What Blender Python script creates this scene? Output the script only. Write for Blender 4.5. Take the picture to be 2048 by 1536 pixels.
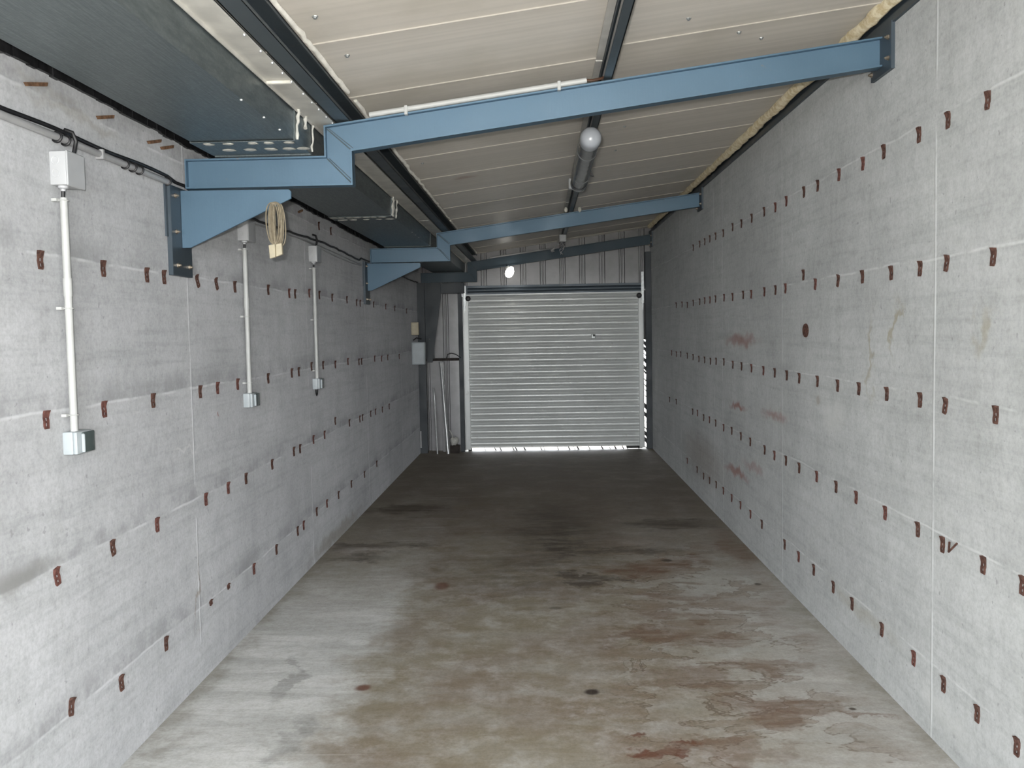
import bpy, bmesh, math, random
from mathutils import Vector, Matrix, Euler
random.seed(7)
S = bpy.context.scene
for o in list(bpy.data.objects):
    bpy.data.objects.remove(o)

# ------------------------------------------------------------------ camera, sky, light, exposure
f_px, pitch, yaw, roll = 1816.18, 0.0587662, 0.0302154, -0.0180984
fw = Vector((-math.sin(yaw)*math.cos(pitch), math.cos(yaw)*math.cos(pitch), -math.sin(pitch)))
rt = Vector((math.cos(yaw), math.sin(yaw), 0)); up = rt.cross(fw)
r2 = math.cos(roll)*rt + math.sin(roll)*up
u2 = -math.sin(roll)*rt + math.cos(roll)*up
cam_d = bpy.data.cameras.new('camera'); cam = bpy.data.objects.new('camera', cam_d)
S.collection.objects.link(cam)
cam_d.sensor_width = 36; cam_d.lens = f_px*36/2048; cam_d.clip_start = 0.02
M = Matrix((r2, u2, -fw)).transposed().to_4x4(); M.translation = Vector((0, 0, 1.6))
cam.matrix_world = M
S.camera = cam

w = bpy.data.worlds.new('world'); S.world = w; w.use_nodes = True
bg = w.node_tree.nodes['Background']
bg.inputs['Color'].default_value = (0.93, 0.97, 1.0, 1)
bg.inputs['Strength'].default_value = 15.5

def light(name, kind, loc, rot, energy, color, **kw):
    d = bpy.data.lights.new(name, kind); d.energy = energy; d.color = color
    for k, v in kw.items(): setattr(d, k, v)
    o = bpy.data.objects.new(name, d); S.collection.objects.link(o)
    o.location = loc; o.rotation_euler = rot
    return o
# the camera's own flash, just beside the lens
light('camera_flash', 'POINT', (-0.05, -0.02, 1.66), (0, 0, 0), 265, (1.0, 0.985, 0.96), shadow_soft_size=0.02)
# the open end of the garage behind the photographer: a portal that guides sampling of the sky
pt = light('doorway_daylight', 'AREA', (-0.05, -2.62, 1.3), (math.radians(90), 0, 0), 1, (1, 1, 1), shape='RECTANGLE', size=3.06, size_y=2.56)
pt.data.cycles.is_portal = True

S.view_settings.view_transform = 'Standard'
S.view_settings.look = 'None'
S.view_settings.gamma = 1
S.view_settings.use_curve_mapping = False
S.view_settings.exposure = 0.0
S.cycles.max_bounces = 10
S.cycles.diffuse_bounces = 6

# ------------------------------------------------------------------ helpers
XL, XR, YB, Y0 = -1.5873, 1.4906, 12.16, -2.6
ZL, ZR = 2.462, 2.842

def setp(o, label=None, cat=None, group=None, kind=None):
    if label: o['label'] = label
    if cat: o['category'] = cat
    if group: o['group'] = group
    if kind: o['kind'] = kind
    return o

def thing(name, loc, label, cat, group=None, kind=None):
    o = bpy.data.objects.new(name, None); S.collection.objects.link(o)
    o.location = loc; o.empty_display_size = 0.05
    return setp(o, label, cat, group, kind)

class MB:
    def __init__(s): s.bm = bmesh.new()
    def box(s, x0, x1, y0, y1, z0, z1, bev=0, seg=1):
        b = bmesh.new()
        r = bmesh.ops.create_cube(b, size=1)
        for v in b.verts:
            v.co = Vector((x0+(v.co.x+.5)*(x1-x0), y0+(v.co.y+.5)*(y1-y0), z0+(v.co.z+.5)*(z1-z0)))
        if bev: bmesh.ops.bevel(b, geom=b.edges[:], offset=bev, segments=seg, affect='EDGES', profile=.6)
        return s._add(b)
    def _add(s, b, mat=None):
        if mat is not None: b.transform(mat)
        m = bpy.data.meshes.new('t'); b.to_mesh(m); b.free(); s.bm.from_mesh(m); bpy.data.meshes.remove(m)
        return s
    def prism(s, pts, axis, a, b_, bev=0):
        # pts: 2D outline; axis 'x': pts=(y,z), 'y': pts=(x,z), 'z': pts=(x,y)
        f = {'x': lambda p, t: (t, p[0], p[1]), 'y': lambda p, t: (p[0], t, p[1]), 'z': lambda p, t: (p[0], p[1], t)}[axis]
        b = bmesh.new()
        va = [b.verts.new(f(p, a)) for p in pts]; vb = [b.verts.new(f(p, b_)) for p in pts]
        b.faces.new(va); b.faces.new(vb[::-1])
        n = len(pts)
        for i in range(n): b.faces.new((va[i], vb[i], vb[(i+1) % n], va[(i+1) % n]))
        bmesh.ops.recalc_face_normals(b, faces=b.faces[:])
        if bev: bmesh.ops.bevel(b, geom=b.edges[:], offset=bev, segments=1, affect='EDGES')
        return s._add(b)
    def tube(s, pts, r, seg=10, closed=False, caps=True):
        pts = [Vector(p) for p in pts]; n = len(pts); b = bmesh.new(); rings = []
        prev = None
        for i in range(n):
            if closed: d = pts[(i+1) % n]-pts[i-1]
            else: d = pts[min(i+1, n-1)]-pts[max(i-1, 0)]
            d.normalize()
            if prev is None:
                a = Vector((0, 0, 1)) if abs(d.z) < .9 else Vector((1, 0, 0))
                u = d.cross(a).normalized()
            else:
                u = (prev - d*prev.dot(d)).normalized()
            prev = u; v = d.cross(u)
            rr = r[i] if isinstance(r, (list, tuple)) else r
            rings.append([b.verts.new(pts[i]+rr*(math.cos(t)*u+math.sin(t)*v)) for t in [2*math.pi*k/seg for k in range(seg)]])
        for i in range(n if closed else n-1):
            A, B = rings[i], rings[(i+1) % n]
            for k in range(seg): b.faces.new((A[k], A[(k+1) % seg], B[(k+1) % seg], B[k]))
        if caps and not closed:
            b.faces.new(rings[0][::-1]); b.faces.new(rings[-1])
        bmesh.ops.recalc_face_normals(b, faces=b.faces[:])
        return s._add(b)
    def lathe(s, prof, mat, seg=24):
        # prof: (r, z) pairs about local z, placed by mat
        b = bmesh.new(); rings = []
        for r, z in prof:
            if r < 1e-6: rings.append([b.verts.new((0, 0, z))])
            else: rings.append([b.verts.new((r*math.cos(2*math.pi*k/seg), r*math.sin(2*math.pi*k/seg), z)) for k in range(seg)])
        for A, B in zip(rings, rings[1:]):
            if len(A) == 1 and len(B) == 1: continue
            for k in range(seg):
                k2 = (k+1) % seg
                if len(A) == 1: b.faces.new((A[0], B[k], B[k2]))
                elif len(B) == 1: b.faces.new((A[k], A[k2], B[0]))
                else: b.faces.new((A[k], A[k2], B[k2], B[k]))
        bmesh.ops.recalc_face_normals(b, faces=b.faces[:])
        return s._add(b, mat)
    def poly(s, vs, fs):
        b = bmesh.new(); vv = [b.verts.new(v) for v in vs]
        for f in fs: b.faces.new([vv[i] for i in f])
        return s._add(b)
    def build(s, name, mat, parent=None, origin=None, smooth=False, angle=35):
        org = Vector(origin) if origin is not None else Vector((0, 0, 0))
        p = parent
        while p is not None:
            org += p.location; p = p.parent
        s.bm.transform(Matrix.Translation(-org))
        me = bpy.data.meshes.new(name); s.bm.to_mesh(me); s.bm.free()
        me.materials.append(mat)
        if smooth:
            for q in me.polygons: q.use_smooth = True
            me.set_sharp_from_angle(angle=math.radians(angle))
        o = bpy.data.objects.new(name, me); S.collection.objects.link(o)
        if parent is not None: o.parent = parent
        elif origin is not None: o.location = Vector(origin)
        return o

def dup(root, dloc):
    def cp(o, par):
        c = o.copy(); S.collection.objects.link(c)
        if par is not None: c.parent = par
        for ch in o.children: cp(ch, c)
        return c
    c = cp(root, None); c.location = root.location + Vector(dloc)
    return c

def Rz(a): return Matrix.Rotation(a, 4, 'Z')
def T(*p): return Matrix.Translation(Vector(p))
AX = {'x': Matrix.Rotation(math.pi/2, 4, 'Y'), 'y': Matrix.Rotation(-math.pi/2, 4, 'X'), 'z': Matrix.Identity(4)}

# ------------------------------------------------------------------ materials
class N:
    def __init__(s, name, rough=.7, metal=0., spec=.5):
        s.m = bpy.data.materials.new(name); s.m.use_nodes = True
        s.t = s.m.node_tree; s.b = s.t.nodes['Principled BSDF']
        s.b.inputs['Roughness'].default_value = rough; s.b.inputs['Metallic'].default_value = metal
        s.b.inputs['Specular IOR Level'].default_value = spec
        if rough > .68: s.b.inputs['Diffuse Roughness'].default_value = 1.0
        g = s.t.nodes.new('ShaderNodeNewGeometry'); s.pos = g.outputs['Position']
    def link(s, a, b): s.t.links.new(a, b)
    def val(s, sock, v):
        if isinstance(v, bpy.types.NodeSocket): s.link(v, sock)
        else: sock.default_value = v
    def math(s, op, a, b=0., c=0., clamp=False):
        n = s.t.nodes.new('ShaderNodeMath'); n.operation = op; n.use_clamp = clamp
        for i, v in enumerate((a, b, c)): s.val(n.inputs[i], v)
        return n.outputs[0]
    def xyz(s, p=None):
        n = s.t.nodes.new('ShaderNodeSeparateXYZ'); s.link(p or s.pos, n.inputs[0]); return n.outputs
    def mapv(s, scale, loc=(0, 0, 0), p=None):
        n = s.t.nodes.new('ShaderNodeMapping'); n.inputs['Scale'].default_value = scale; n.inputs['Location'].default_value = loc
        s.link(p or s.pos, n.inputs['Vector']); return n.outputs[0]
    def noise(s, scale, detail=4, rough=.55, vec=None, col=False, dist=0.):
        n = s.t.nodes.new('ShaderNodeTexNoise'); n.inputs['Scale'].default_value = scale
        n.inputs['Detail'].default_value = detail; n.inputs['Roughness'].default_value = rough; n.inputs['Distortion'].default_value = dist
        s.link(vec or s.pos, n.inputs['Vector']); return n.outputs['Color' if col else 'Fac']
    def ramp(s, v, lo, hi, a=0., b=1., smooth=True):
        n = s.t.nodes.new('ShaderNodeMapRange'); n.interpolation_type = 'SMOOTHSTEP' if smooth else 'LINEAR'
        s.val(n.inputs['Value'], v)
        for k, x in zip(('From Min', 'From Max', 'To Min', 'To Max'), (lo, hi, a, b)): n.inputs[k].default_value = x
        return n.outputs[0]
    def mix(s, fac, a, b, mode='MIX'):
        n = s.t.nodes.new('ShaderNodeMix'); n.data_type = 'RGBA'; n.blend_type = mode
        s.val(n.inputs['Factor'], fac)
        for sock, v in ((n.inputs[6], a), (n.inputs[7], b)):
            if isinstance(v, bpy.types.NodeSocket): s.link(v, sock)
            else: sock.default_value = (*v, 1) if len(v) == 3 else v
        return n.outputs[2]
    def vmath(s, op, a, b):
        n = s.t.nodes.new('ShaderNodeVectorMath'); n.operation = op
        s.val(n.inputs[0], a); s.val(n.inputs[1], b); return n.outputs[0]
    def color(s, c):
        s.val(s.b.inputs['Base Color'], c if isinstance(c, bpy.types.NodeSocket) else (*c, 1)); return s
    def rough(s, v): s.val(s.b.inputs['Roughness'], v); return s
    def bump(s, h, strength=.3, dist=.01):
        n = s.t.nodes.new('ShaderNodeBump'); n.inputs['Strength'].default_value = strength; n.inputs['Distance'].default_value = dist
        s.link(h, n.inputs['Height']); s.link(n.outputs[0], s.b.inputs['Normal']); return s
    def blob(s, P, cx, cy, rx, ry, soft=.5):
        # soft-edged stain patch centred at (cx, cy) on two separated coordinates P
        a = s.math('MULTIPLY', s.math('SUBTRACT', P[0], cx), 1/rx)
        b = s.math('MULTIPLY', s.math('SUBTRACT', P[1], cy), 1/ry)
        d = s.math('SQRT', s.math('ADD', s.math('MULTIPLY', a, a), s.math('MULTIPLY', b, b)))
        return s.ramp(d, 1, 1-soft)

def plain(name, col, rough=.6, metal=0., spec=.5, var=.12, scale=18):
    n = N(name, rough, metal, spec)
    k = n.noise(scale, 4)
    n.color(n.mix(n.ramp(k, .3, .7), [c*(1-var) for c in col], [min(1, c*(1+var)) for c in col]))
    return n.m

def concrete_wall(name, base, joints_z, pitch, verts, stains, smear):
    n = N(name, .82, 0, .3)
    x, y, z = n.xyz()
    big = n.noise(.9, 3); mid = n.noise(5, 5, .65); fine = n.noise(70, 3, .7)
    streak = n.noise(1, 5, .65, vec=n.mapv((1, 1.3, 26)))
    c = n.mix(n.ramp(big, .3, .7), [b*.9 for b in base], [b*1.07 for b in base])
    c = n.mix(n.ramp(mid, .35, .72, 0, .55), c, n.mix(1., c, (.80, .81, .80), 'MULTIPLY'))
    c = n.mix(n.ramp(streak, .44, .72, 0, .6), c, n.mix(1., c, (.78, .79, .78), 'MULTIPLY'))
    c = n.mix(n.ramp(n.noise(24, 4, .75), .38, .72, 0, .6), c, n.mix(1., c, (.80, .80, .79), 'MULTIPLY'))
    c = n.mix(n.ramp(fine, .35, .75, 0, .6), c, n.mix(1., c, (.74, .74, .74), 'MULTIPLY'))
    c = n.mix(n.ramp(n.noise(1, 4, .7, vec=n.mapv((1, 9, 2.2), (3, 1, 2))), .5, .75, 0, .35), c, n.mix(1., c, (.80, .80, .78), 'MULTIPLY'))
    spots = n.ramp(n.noise(38, 2, .5), .70, .76, 0, .55)
    c = n.mix(spots, c, [b*.45 for b in base])
    # formwork joints: a broken pale ridge with a grey smear just above it
    warp = n.math('MULTIPLY', n.math('SUBTRACT', n.noise(2.2, 4), .5), .035)
    zz = n.math('ADD', z, warp)
    fr = n.math('SUBTRACT', n.math('MULTIPLY', zz, 1/pitch), joints_z/pitch)
    fr = n.math('SUBTRACT', n.math('FRACT', n.math('ADD', fr, 50.5)), .5)      # -0.5..0.5, 0 on the joint
    dz = n.math('MULTIPLY', fr, pitch)
    line = n.ramp(n.math('ABSOLUTE', dz), .009, .001)
    brk = n.ramp(n.noise(3.2, 4, .7), .42, .58)
    line = n.math('MULTIPLY', line, brk)
    up_ = n.math('MULTIPLY', n.ramp(dz, 0., .008), n.ramp(dz, .12, .012))
    up_ = n.math('MULTIPLY', up_, n.ramp(n.noise(2.6, 5, .75), .40, .62))
    c = n.mix(n.math('MULTIPLY', up_, smear), c, [b*.5 for b in base])
    c = n.mix(n.math('MULTIPLY', line, .5), c, [min(1, b*1.3) for b in base])
    h = n.math('MULTIPLY', line, .8)
    for vy in verts:
        d = n.math('ABSOLUTE', n.math('SUBTRACT', n.math('ADD', y, n.math('MULTIPLY', warp, .3)), vy))
        l = n.math('MULTIPLY', n.ramp(d, .012, .004), n.ramp(n.noise(4.5, 3, .7), .36, .55))
        c = n.mix(n.math('MULTIPLY', l, .6), c, [min(1, b*1.4) for b in base])
        h = n.math('ADD', h, n.math('MULTIPLY', l, .8))
    P = (n.math('ADD', y, n.math('MULTIPLY', n.math('SUBTRACT', n.noise(5, 4), .5), .5)),
         n.math('ADD', z, n.math('MULTIPLY', n.math('SUBTRACT', n.noise(7, 4), .5), .16)))
    for (sy, sz, ry, rz, k, col) in stains:
        c = n.mix(n.math('MULTIPLY', n.blob(P, sy, sz, ry, rz, .8), k), c, col)
    n.color(c)
    h = n.math('ADD', h, n.math('MULTIPLY', mid, .35)); h = n.math('ADD', h, n.math('MULTIPLY', fine, .12))
    n.bump(h, .5, .006)
    return n.m

RUST = (.20, .06, .035); OCH = (.22, .19, .10)
m_wl = concrete_wall('concrete_left', (.45, .458, .475), .345, .5085, (4.09, 6.2, 8.3, 10.4),
    [(2.70, .885, .34, .055, .55, (.2, .2, .19)), (3.99, 1.10, .2, .012, .3, (.62, .62, .62)), (4.45, 1.215, .035, .012, .9, RUST),
     (3.2, 2.36, .5, .03, .4, (.25, .24, .2)), (2.95, 2.405, .3, .03, .3, (.25, .24, .2)), (4.09, .43, .02, .25, .5, (.2, .16, .12)), (7.0, .05, 1.3, .09, .5, (.17, .15, .11))], .75)
m_wr = concrete_wall('concrete_right', (.435, .448, .450), .295, .5165, (3.47, 5.62, 7.42, 7.78, 9.6),
    [(6.78, 1.50, .7, .07, .55, RUST), (6.87, 1.0, .4, .03, .7, RUST), (5.79, 1.03, .35, .05, .45, RUST), (6.95, .49, .55, .05, .6, RUST), (6.4, .62, .4, .05, .35, RUST),
     (3.85, 1.58, .035, .16, .55, OCH), (4.1, 1.45, .035, .28, .45, OCH), (3.08, 1.58, .06, .1, .4, OCH), (4.9, 1.2, .12, .05, .4, (.2, .16, .1)), (8.4, .4, 1.6, .3, .35, (.16, .12, .09)),
     (4.65, 1.13, .2, .14, .4, (.50, .51, .50)), (3.35, .13, .3, .10, .35, (.52, .53, .52)), (4.3, .25, .6, .05, .25, OCH)], .12)

def floor_mat():
    n = N('concrete_floor', .7, 0, .35)
    x, y, z = n.xyz()
    wx = n.math('MULTIPLY', n.math('SUBTRACT', n.noise(2.6, 5, .65), .5), .75)
    wy = n.math('MULTIPLY', n.math('SUBTRACT', n.noise(3.1, 5, .65, vec=n.mapv((1, 1, 1), (9, 3, 0))), .5), .9)
    P = (n.math('ADD', x, wx), n.math('ADD', y, wy))
    streak = n.noise(1, 7, .72, vec=n.mapv((1.6, 6.5, 1)), dist=.6)
    mid = n.noise(6, 6, .7); fine = n.noise(75, 3, .7)
    c = n.mix(n.ramp(streak, .35, .68), (.36, .365, .355), (.50, .505, .50))
    # olive-brown traffic film: everything but the scraped strip by the left wall, the far end, and thinner by the right wall
    film = n.math('MULTIPLY', n.ramp(P[0], -1.02, -.72), n.ramp(P[0], 1.5, .35, .38, 1.))
    film = n.math('MAXIMUM', film, n.ramp(P[1], 4.4, 6.6, 0, .8))
    film = n.math('MULTIPLY', film, n.ramp(mid, .25, .6, .55, 1))
    film = n.math('MULTIPLY', film, n.ramp(streak, .30, .62, .72, 1))
    c = n.mix(n.math('MULTIPLY', film, .90), c, n.mix(n.ramp(n.noise(1.7, 4), .4, .62), (.158, .130, .082), (.142, .106, .068)))
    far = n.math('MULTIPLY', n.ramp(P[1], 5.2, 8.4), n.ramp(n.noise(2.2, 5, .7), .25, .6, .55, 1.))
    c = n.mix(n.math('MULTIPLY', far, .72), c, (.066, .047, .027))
    DK = (.045, .034, .025); BR = (.115, .065, .04); RS = (.10, .035, .02); GY = (.13, .13, .125)
    soft = [(.10, 7.3, .62, 1.5, .75, .8, DK), (-.1, 6.0, .95, 1.0, .45, .9, DK), (-1.25, 8.15, .6, .28, .85, .6, DK), (-1.2, 6.75, .55, .16, .7, .6, DK), (-1.35, 6.35, .4, .14, .7, .6, DK),
            (1.05, 7.35, .55, .25, .75, .6, DK), (1.42, 6.6, .16, .7, .75, .7, BR), (.62, 5.95, .28, .22, .8, .6, BR), (.95, 6.15, .32, .2, .75, .6, BR), (.55, 6.5, .5, .15, .7, .6, DK), (.3, 5.75, .28, .1, .75, .5, DK),
            (.15, 6.7, .12, .7, .7, .7, DK), (.75, 5.35, .4, .12, .6, .5, BR), (.72, 5.0, .22, .09, .55, .5, BR), (.55, 4.62, .32, .16, .62, .35, BR), (.95, 4.55, .2, .12, .5, .4, BR), (.62, 4.1, .26, .13, .5, .4, BR),
            (1.1, 4.2, .28, .10, .5, .4, BR), (.80, 3.85, .22, .1, .45, .4, BR), (.98, 3.72, .26, .13, .7, .35, BR), (1.27, 3.66, .16, .05, .7, .4, BR), (.47, 3.38, .2, .08, .9, .4, RS), (.75, 3.40, .25, .1, .5, .4, BR),
            (-1.18, 4.05, .06, .42, .5, .5, GY), (-.98, 3.45, .10, .28, .55, .5, GY), (1.33, 5.2, .16, 1.6, .35, .9, BR)]
    brk = n.ramp(n.noise(1, 6, .7, vec=n.mapv((3, 10, 1), (4, 2, 0)), dist=.5), .32, .62, .30, 1.)
    # dried puddles with darker rims on the right half
    pn = n.noise(1, 5, .6, vec=n.mapv((2.0, 3.3, 1), (1.7, 5.1, 0)), dist=.4)
    reg = n.math('MULTIPLY', n.ramp(P[0], .15, .5), n.math('MULTIPLY', n.ramp(P[1], 7.2, 6.0), n.ramp(P[0], 1.45, 1.1)))
    c = n.mix(n.math('MULTIPLY', n.math('MULTIPLY', n.ramp(pn, .50, .56), reg), n.math('MULTIPLY', brk, .6)), c, (.15, .105, .07))
    rim = n.math('MULTIPLY', n.ramp(n.math('ABSOLUTE', n.math('SUBTRACT', pn, .525)), .012, .002), reg)
    c = n.mix(n.math('MULTIPLY', rim, .55), c, (.09, .06, .04))
    for (cx, cy, rx, ry, k, s_, col) in soft:
        c = n.mix(n.math('MULTIPLY', n.math('MULTIPLY', n.blob(P, cx, cy, rx, ry, s_), k), brk), c, col)
    Q = (n.math('ADD', x, n.math('MULTIPLY', wx, .06)), n.math('ADD', y, n.math('MULTIPLY', wy, .06)))
    for (cx, cy, rx, ry, k, col) in [(.207, 3.93, .045, .05, .95, (.03, .022, .018)), (-.82, 4.0, .05, .05, .85, RS), (-.64, 5.62, .065, .12, .7, RS), (1.28, 3.74, .02, .02, .9, DK), (.86, 6.2, .05, .05, .9, DK), (.07, 5.15, .05, .04, .5, DK), (1.33, 5.6, .03, .04, .8, DK)]:
        c = n.mix(n.math('MULTIPLY', n.blob(Q, cx, cy, rx, ry, .6), k), c, col)
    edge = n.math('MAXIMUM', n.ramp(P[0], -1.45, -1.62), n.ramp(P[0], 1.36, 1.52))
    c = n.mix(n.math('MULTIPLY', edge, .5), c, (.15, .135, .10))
    sp = n.ramp(n.noise(30, 3, .6), .66, .74, 0, .4); c = n.mix(sp, c, n.mix(1., c, (.55, .52, .48), 'MULTIPLY'))
    scr = n.math('MULTIPLY', n.ramp(n.noise(1, 3, .6, vec=n.mapv((.7, 60, 1))), .64, .70, 0, .5), n.ramp(x, -.5, -.9))
    c = n.mix(scr, c, (.62, .62, .61))
    c = n.mix(n.ramp(n.noise(22, 5, .75), .4, .7, 0, .55), c, n.mix(1., c, (.72, .70, .66), 'MULTIPLY'))
    c = n.mix(n.ramp(fine, .35, .75, 0, .5), c, n.mix(1., c, (.70, .70, .69), 'MULTIPLY'))
    n.color(c); n.rough(n.ramp(film, 0, 1, .8, .62))
    n.bump(n.math('ADD', n.math('MULTIPLY', mid, .5), n.math('MULTIPLY', fine, .3)), .35, .006)
    return n.m
m_floor = floor_mat()

def ceiling_mat():
    n = N('roof_panel', .42, 0, .5); n.b.inputs['Diffuse Roughness'].default_value = .6
    x, y, z = n.xyz()
    rib = n.noise(1, 3, .5, vec=n.mapv((.3, 24, 1)))
    c = n.mix(n.ramp(rib, .35, .65), (.52, .485, .435), (.58, .54, .485))
    c = n.mix(n.ramp(n.noise(1.6, 5, .65), .45, .75, 0, .6), c, (.42, .39, .33))
    d = n.blob((n.math('ADD', x, n.math('MULTIPLY', n.noise(6, 3), .2)), n.math('ADD', y, n.math('MULTIPLY', n.noise(5, 3), .2))), -.4, 6.5, .12, .08, .8)
    c = n.mix(n.math('MULTIPLY', d, .5), c, RUST)
    n.color(c); n.bump(n.math('ADD', rib, n.math('MULTIPLY', n.noise(3, 3), .6)), .06, .01)
    return n.m
m_ceil = ceiling_mat()

def gutter_mat():
    n = N('gutter_sheet', .38, .55, .5)
    g = n.noise(1, 4, .7, vec=n.mapv((260, 9, 40))); k = n.noise(90, 3, .7)
    c = n.mix(n.ramp(g, .3, .7), (.125, .150, .160), (.21, .245, .255))
    c = n.mix(n.ramp(k, .45, .7, 0, .5), c, (.23, .26, .265))
    n.color(c); n.rough(n.ramp(k, .3, .7, .34, .5)); n.bump(n.math('ADD', g, n.math('MULTIPLY', n.noise(4, 2), 1.2)), .08, .004)
    return n.m
m_gut = gutter_mat()

def paint_mat(name, c0, rough=.45):
    n = N(name, rough, .2, .7)
    k = n.noise(3, 5, .6); f_ = n.noise(120, 2)
    c = n.mix(n.ramp(k, .3, .7), [v*.93 for v in c0], [v*1.06 for v in c0])
    c = n.mix(n.ramp(n.noise(22, 4, .7), .66, .74, 0, .5), c, (.22, .20, .18))
    n.color(c); n.rough(n.ramp(k, .3, .7, rough*.9, rough*1.25)); n.bump(n.math('ADD', f_, n.math('MULTIPLY', n.noise(1, 4, .6, vec=n.mapv((150, 3, 9))), 1.5)), .10, .002)
    return n.m
m_blue = paint_mat('blue_grey_paint', (.105, .19, .275))
m_blue_d = paint_mat('dark_and_shaded_blue_grey', (.075, .10, .125), .42)  # also on the beam wall plates, where grazing shade is put into the colour
m_post = paint_mat('near_black_paint', (.030, .038, .046), .5)
m_weld = plain('weld_seam', (.10, .13, .15), .5)
m_galv = plain('galvanised_steel', (.50, .52, .52), .35, .7, .5, .15, 40)
m_bolt = plain('zinc_bolt', (.42, .36, .29), .35, .8, .5, .2, 60)
m_rust = plain('rusty_steel', (.092, .048, .038), .8, .1, .3, .45, 60)
m_rust_r = plain('red_rusty_steel', (.125, .054, .045), .8, .1, .3, .4, 60)
m_blue_f = paint_mat('darker_blue_grey_paint', (.055, .085, .11), .55)  # darker tone, used on the farthest beam only
m_lip = plain('light_grey_lip', (.34, .34, .34), .5)  # lip toned lighter than the rest of the channel
m_purlin = paint_mat('purlin_primer', (.085, .105, .12), .45)
m_flash = plain('grey_flashing', (.76, .74, .69), .5, 0., .5, .1, 8)
m_foam = N('yellow_foam', .9)
_k = m_foam.noise(24, 4, .7); m_foam.color(m_foam.mix(m_foam.ramp(_k, .35, .65), (.55, .45, .27), (.76, .69, .52))); m_foam.bump(_k, .8, .01); m_foam = m_foam.m
m_foamw = plain('white_foam', (.72, .70, .64), .9, 0, .3, .1, 20)
m_gap = plain('black_gap_closure', (.022, .022, .024), .45, 0, .5, .5, 30)  # black for the added strip and cover that keep the gutter cavity dark
m_pvc = plain('white_pvc', (.60, .61, .60), .4, 0, .5, .05, 12)
m_pvcg = plain('grey_pvc', (.46, .46, .47), .4, 0, .5, .08, 12)
m_box = plain('white_plastic', (.60, .61, .63), .35, 0, .5, .04, 12)
m_gbox = plain('light_grey_plastic', (.52, .57, .60), .35, 0, .5, .05, 12)
m_lid = plain('smoky_green_lid', (.10, .13, .13), .22, 0, .6, .1, 12)
m_blk = plain('black_rubber', (.018, .018, .02), .5, 0, .5, .2, 20)
m_seal = plain('white_sealant', (.68, .67, .62), .6, 0, .4, .1, 60)
m_coil = plain('beige_cable', (.33, .28, .20), .55, 0, .4, .15, 60)
m_plug = plain('cream_plastic', (.62, .55, .40), .45, 0, .5, .06, 30)
m_opal = plain('opal_diffuser', (.50, .53, .58), .25, 0, .6, .04, 10)
m_tube = plain('smoky_grey_diffuser', (.16, .165, .17), .25, 0, .6, .08, 10)
m_shut = N('shutter_lacquer', .30, .1, .5)
_k = m_shut.noise(3, 4); m_shut.color(m_shut.mix(m_shut.ramp(m_shut.noise(14, 5, .7), .60, .75, 0, .45), m_shut.mix(m_shut.ramp(_k, .3, .7), (.74, .76, .75), (.82, .84, .83)), (.40, .38, .34))); m_shut = m_shut.m
m_clad = plain('ribbed_cladding', (.23, .225, .23), .4, .2, .5, .08, 6)
m_ground = plain('outside_gravel', (.62, .58, .50), .9, 0, .3, .2, 9)
m_timber = plain('dark_timber', (.06, .05, .045), .8, 0, .3, .3, 12)
m_alu = plain('bare_aluminium', (.70, .71, .71), .3, .6, .5, .08, 30)
m_lamp = N('glowing_glass', .3); m_lamp.color((.9, .9, .85)); m_lamp.b.inputs['Emission Color'].default_value = (1, .97, .9, 1); m_lamp.b.inputs['Emission Strength'].default_value = 6.0; m_lamp = m_lamp.m

# ------------------------------------------------------------------ the setting
def struct(name, mb, mat, label, parent=None):
    o = mb.build(name, mat)
    return setp(o, label, None, None, 'structure')

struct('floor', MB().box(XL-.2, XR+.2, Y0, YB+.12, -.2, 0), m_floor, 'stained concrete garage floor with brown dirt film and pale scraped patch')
struct('ground', MB().box(-14, 14, YB+.121, 40, -.3, -.02).box(-14, 14, -40, Y0-.001, -.3, -.02), m_ground, 'pale gravel ground outside the garage')
struct('wall_left', MB().box(XL-.2, XL, Y0, YB+.12, -.1, ZL), m_wl, 'board-marked grey concrete wall on the left')
struct('wall_right', MB().box(XR, XR+.2, Y0, YB+.12, -.1, ZR), m_wr, 'board-marked grey concrete wall on the right')
mb = MB()
rng = random.Random(3); low = .008
ys = [Y0+i*.045 for i in range(int((YB-Y0)/.045)+1)]
for a, b in zip(ys, ys[1:]):                       # added ragged black strip for the dark cavity over the wall head
    low = min(.016, max(.001, low+rng.uniform(-.005, .005)))
    zz = ZL-low
    mb.box(XL-.2, XL+.012+rng.random()*.004, a, b+.001, zz, ZL+.20)
struct('trim_1', mb, m_gap, 'added ragged black strip standing for the dark gap above the left wall')
struct('trim_2', MB().box(XL-.2, -.955, Y0, YB+.12, 2.66, 2.70), m_gap, 'added dark cover over the gutter, keeps outside light out')  # unseen lid, added to stop sky light leaking in over the gutter
struct('trim_3', MB().box(XR-.012, XR+.2, Y0, YB+.12, ZR+.001, ZR+.032).box(XR+.02, XR+.2, Y0, YB+.12, ZR+.03, 3.1), m_blue_d, 'dark steel angle along the head of the right wall')

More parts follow.
